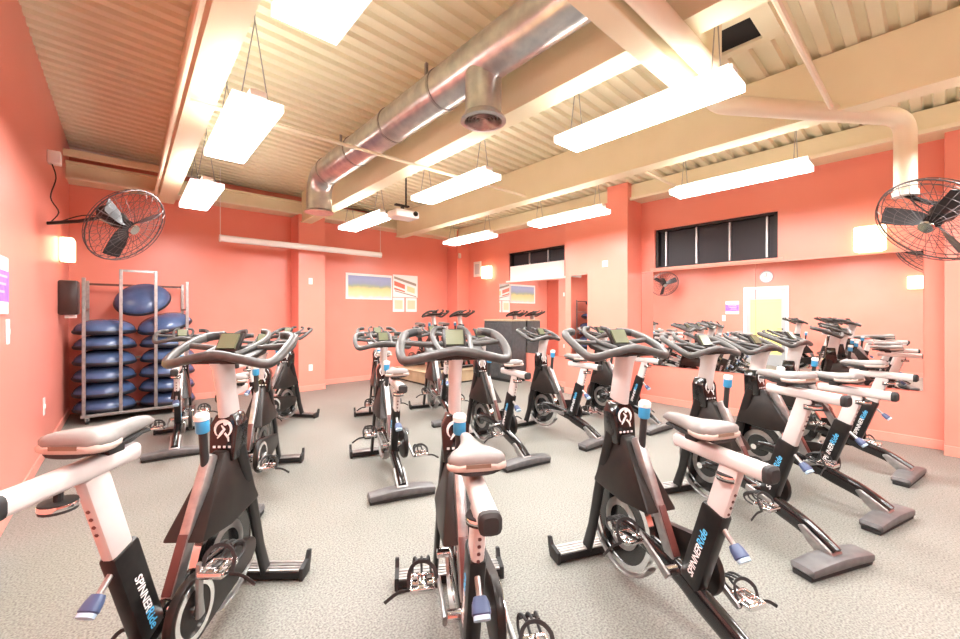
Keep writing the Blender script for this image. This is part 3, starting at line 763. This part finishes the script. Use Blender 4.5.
    # chain guard on the right side
    def hull(c0, r0, c1, r1, n=14):
        d = Vector((c1[0] - c0[0], c1[1] - c0[1])); an = math.atan2(d.y, d.x); off = math.acos(max(-1, min(1, (r0 - r1) / d.length)))
        pts = [(c0[0] + r0 * math.cos(an + off + (2 * PI - 2 * off) * k / n), c0[1] + r0 * math.sin(an + off + (2 * PI - 2 * off) * k / n)) for k in range(n + 1)]
        return pts + [(c1[0] + r1 * math.cos(an - off + 2 * off * k / n), c1[1] + r1 * math.sin(an - off + 2 * off * k / n)) for k in range(n + 1)]
    b = NB(); prism_yz(b, hull((BB.y, BB.z), .125, (.255, .29), .052), .088, .122, .008); add('chain_guard', b, M['shroud'])
    b = NB(); lathe(b, [(.085, .0), (.085, .004), (.108, .004), (.108, .0)], 36, aim((.122, BB.y, BB.z), (1, 0, 0)), cap=False); add('guard_ring', b, M['chrome'], 'chain_guard')
    b = NB(); cyl(b, (-.075, BB.y, BB.z), (.13, BB.y, BB.z), .022, 14); add('crank_axle', b, M['chrome'])
    # cranks and pedals have their origin on the axle so that they can be turned
    for s, nm in ((-1, 'L'), (1, 'R')):
        x = -.085 if s < 0 else .14
        b = NB(); sweep(b, [(x, -.02, 0), (x, .05, 0), (x + s * .008, .17, 0), (x + s * .008, .19, 0)], [.009] * 4, [.021, .017, .014, .010], n=10, up=(0, 0, 1), square=.7); add('crank_arm', b, M['silver'], None, 'crank' + nm, 40, 'crank' + nm)
        cx = x + s * .075
        b = NB(); cyl(b, (x + s * .005, 0, 0), (cx + s * .04, 0, 0), .008, 8)
        for y in (-.046, .046): box(b, cx - .045, cx + .045, y - .006, y + .006, -.011, .011, .003)
        for xx in (-.045, .045): box(b, cx + xx - .005, cx + xx + .005, -.046, .046, -.009, .009, .003)
        box(b, cx - .02, cx + .02, -.04, .04, -.010, .010, .004); add('pedal', b, M['chrome'], None, 'pedal' + nm, 35, 'pedal' + nm)
        b = NB()
        for xx in (-.038, 0, .038): sweep(b, cat([(cx + xx, .045, -.008), (cx + xx, .10, .0), (cx + xx * .85, .118, .030), (cx + xx * .7, .085, .055), (cx + xx * .6, .045, .062)], 3), .0055, n=6)
        sweep(b, cat([(cx - .034, .112, .024), (cx, .117, .026), (cx + .034, .112, .024)], 3), .006, n=6); add('toe_cage', b, M['rubber'], 'pedal' + nm, 'pedal' + nm)
        b = NB(); sweep(b, cat([(cx + .055, -.01, -.02), (cx + .056, .01, .035), (cx + .02, .03, .066), (cx - .03, .03, .064), (cx - .054, .01, .032), (cx - .05, -.01, -.02)], 3), .009, .0025, n=6, up=(0, 1, 0))
        sweep(b, cat([(cx + s * .05, -.01, -.015), (cx + s * .10, -.015, -.02), (cx + s * .15, -.02, -.05)], 3), .008, .002, n=6, up=(0, 1, 0)); add('toe_strap', b, M['rubber'], 'pedal' + nm, 'pedal' + nm)
build_bike()

def bike(front=None, rear=None, th=0, dz_seat=0, dz_bar=0, dy=.04, crank=10, label='', z=0, group='spin bikes'):
    u = Vector((math.sin(R(th)), math.cos(R(th)), 0))
    c = Vector((*front, 0)) - u * .5 if front else Vector((*rear, 0)) + u * .55
    root = thing('spin_bike', label, 'exercise bike', (c.x, c.y, z), -R(th), group)
    us = Vector((0, -.12, .365)).normalized(); made = {}
    for name, me, par, grp, key in BIKE:
        o = bpy.data.objects.new(name, me); COL.objects.link(o)
        top = par is None
        o.parent = root if top else made[par]
        if top: made[key] = o
        else: made.setdefault(key, o)
        if grp and top:
            if grp == 'seat': o.location = us * (dz_seat / us.z) + (Vector((0, dy, 0)) if name != 'seat_post' else Vector())
            elif grp == 'bar': o.location = (0, .055, dz_bar)
            else:
                a = R(crank) + (PI if grp[-1] == 'R' else 0)
                if grp.startswith('crank'): o.location = BB; o.rotation_euler = (a, 0, 0)
                else: o.location = BB + Vector((0, .17 * math.cos(a), .17 * math.sin(a)))
    return root

bike(front=(.505, 2.41), th=40, dz_seat=.095, dz_bar=.085, dy=-.025, crank=-85, label='spin bike in the near left corner, nearest bike to the left wall')
bike(front=(1.28, 1.70), th=31, dz_bar=.105, dy=.07, crank=8, label='spin bike at bottom centre, seen from behind its seat')
bike(front=(2.08, 1.33), th=23, dz_seat=.01, dz_bar=.095, dy=.09, crank=32, label='spin bike right of the bottom centre one, its shroud and seat side on')
bike(rear=(2.92, .38), th=23, dz_seat=.10, dz_bar=.02, crank=190, label='spin bike with grey rear foot lowest at the right of the photo')
bike(rear=(3.82, .22), th=15, dz_seat=.02, crank=160, label='spin bike second from the right in the front row')
bike(rear=(4.97, .16), th=9, dz_seat=.03, crank=30, label='spin bike at the right end of the front row, nearest the mirror')
bike(rear=(.49, 3.22), th=30, crank=10, label='spin bike directly behind the near left corner bike')
bike(rear=(1.58, 2.70), th=18, crank=20, label='spin bike seen from behind, centre left on open floor')
bike(rear=(2.76, 2.50), th=11, crank=190, label='spin bike with its dark rear foot right of the bottom centre seat')
bike(rear=(3.75, 2.38), th=5, crank=0, label='spin bike in the second row, second from the wall mirror')
bike(rear=(4.76, 2.20), th=6, crank=40, label='spin bike in the second row nearest the wall mirror')
bike(rear=(.35, 4.93), th=9, crank=190, label='spin bike nearest the blue ball rack')
bike(front=(1.75, 5.75), th=52, crank=20, label='spin bike pointing at the back pillar, right of the ball rack')
bike(front=(2.60, 5.17), th=20, crank=170, label='spin bike in the back row in front of the beach poster')
bike(front=(3.40, 5.05), th=18, crank=10, label='spin bike in the back row in front of the wooden platform')

# ------------------------------------------------------------------ instructor platform
pt = thing('platform', 'low pale wooden platform by the far wall', 'platform', (5.05, 7.06, 0))
b = NB(); box(b, -.68, .68, -.68, .68, .03, .24, .006); obj('platform_box', b, M['wood'], pt)
b = NB(); box(b, -.70, .70, -.70, .70, .24, .26, .004); obj('platform_top', b, M['wood'], pt)
b = NB(); box(b, -.66, .66, -.66, .66, 0, .03); obj('platform_plinth', b, M['rubber'], pt)
bike(front=(4.74, 6.62), th=183, crank=10, z=.26, label='instructor spin bike on the left half of the wooden platform')
bike(front=(5.44, 6.60), th=177, crank=60, z=.26, label='instructor spin bike on the wooden platform beside the charcoal cabinet')
cb = thing('sound_cabinet', 'charcoal cabinet with pale top by the far mirror behind the bikes', 'cabinet', (6.02, 6.10, 0))
b = NB(); box(b, -.17, .25, -.42, .42, .06, 1.25, .01); obj('cabinet_body', b, M['cab'], cb)
b = NB(); box(b, -.18, .25, -.43, .43, 1.25, 1.28, .006); obj('cabinet_top', b, M['wood'], cb)
b = NB(); box(b, -.15, .23, -.40, .40, 0, .06); obj('cabinet_plinth', b, M['rubber'], cb)
for y in (-.21, .21):
    b = NB(); box(b, -.182, -.17, y - .20, y + .20, .10, 1.20, .004); d = obj('cabinet_door', b, M['cab'], cb)
    b = NB(); cyl(b, (-.192, y + .15, .62), (-.192, y + .15, .76), .007, 8); obj('door_handle', b, M['chrome'], d)

# ------------------------------------------------------------------ light, camera, view
w = bpy.data.worlds.new('world'); S.world = w; w.use_nodes = True
w.node_tree.nodes['Background'].inputs['Color'].default_value = (.9, .9, 1, 1); w.node_tree.nodes['Background'].inputs['Strength'].default_value = .3
cam = bpy.data.cameras.new('camera'); co = bpy.data.objects.new('camera', cam); COL.objects.link(co)
co.location = (0, 0, 1.40); co.rotation_euler = (R(90), 0, -R(41.29))
cam.sensor_width = 36; cam.lens = 402 / 960 * 36; cam.shift_y = -5.5 / 960; cam.clip_start = .02
S.camera = co
S.view_settings.view_transform = 'Standard'; S.view_settings.look = 'None'; S.view_settings.gamma = 1; S.view_settings.use_curve_mapping = False
S.view_settings.exposure = 1.88
S.cycles.use_denoising = True
S.cycles.max_bounces = 10; S.cycles.diffuse_bounces = 6; S.cycles.glossy_bounces = 5
S.cycles.sample_clamp_indirect = 8
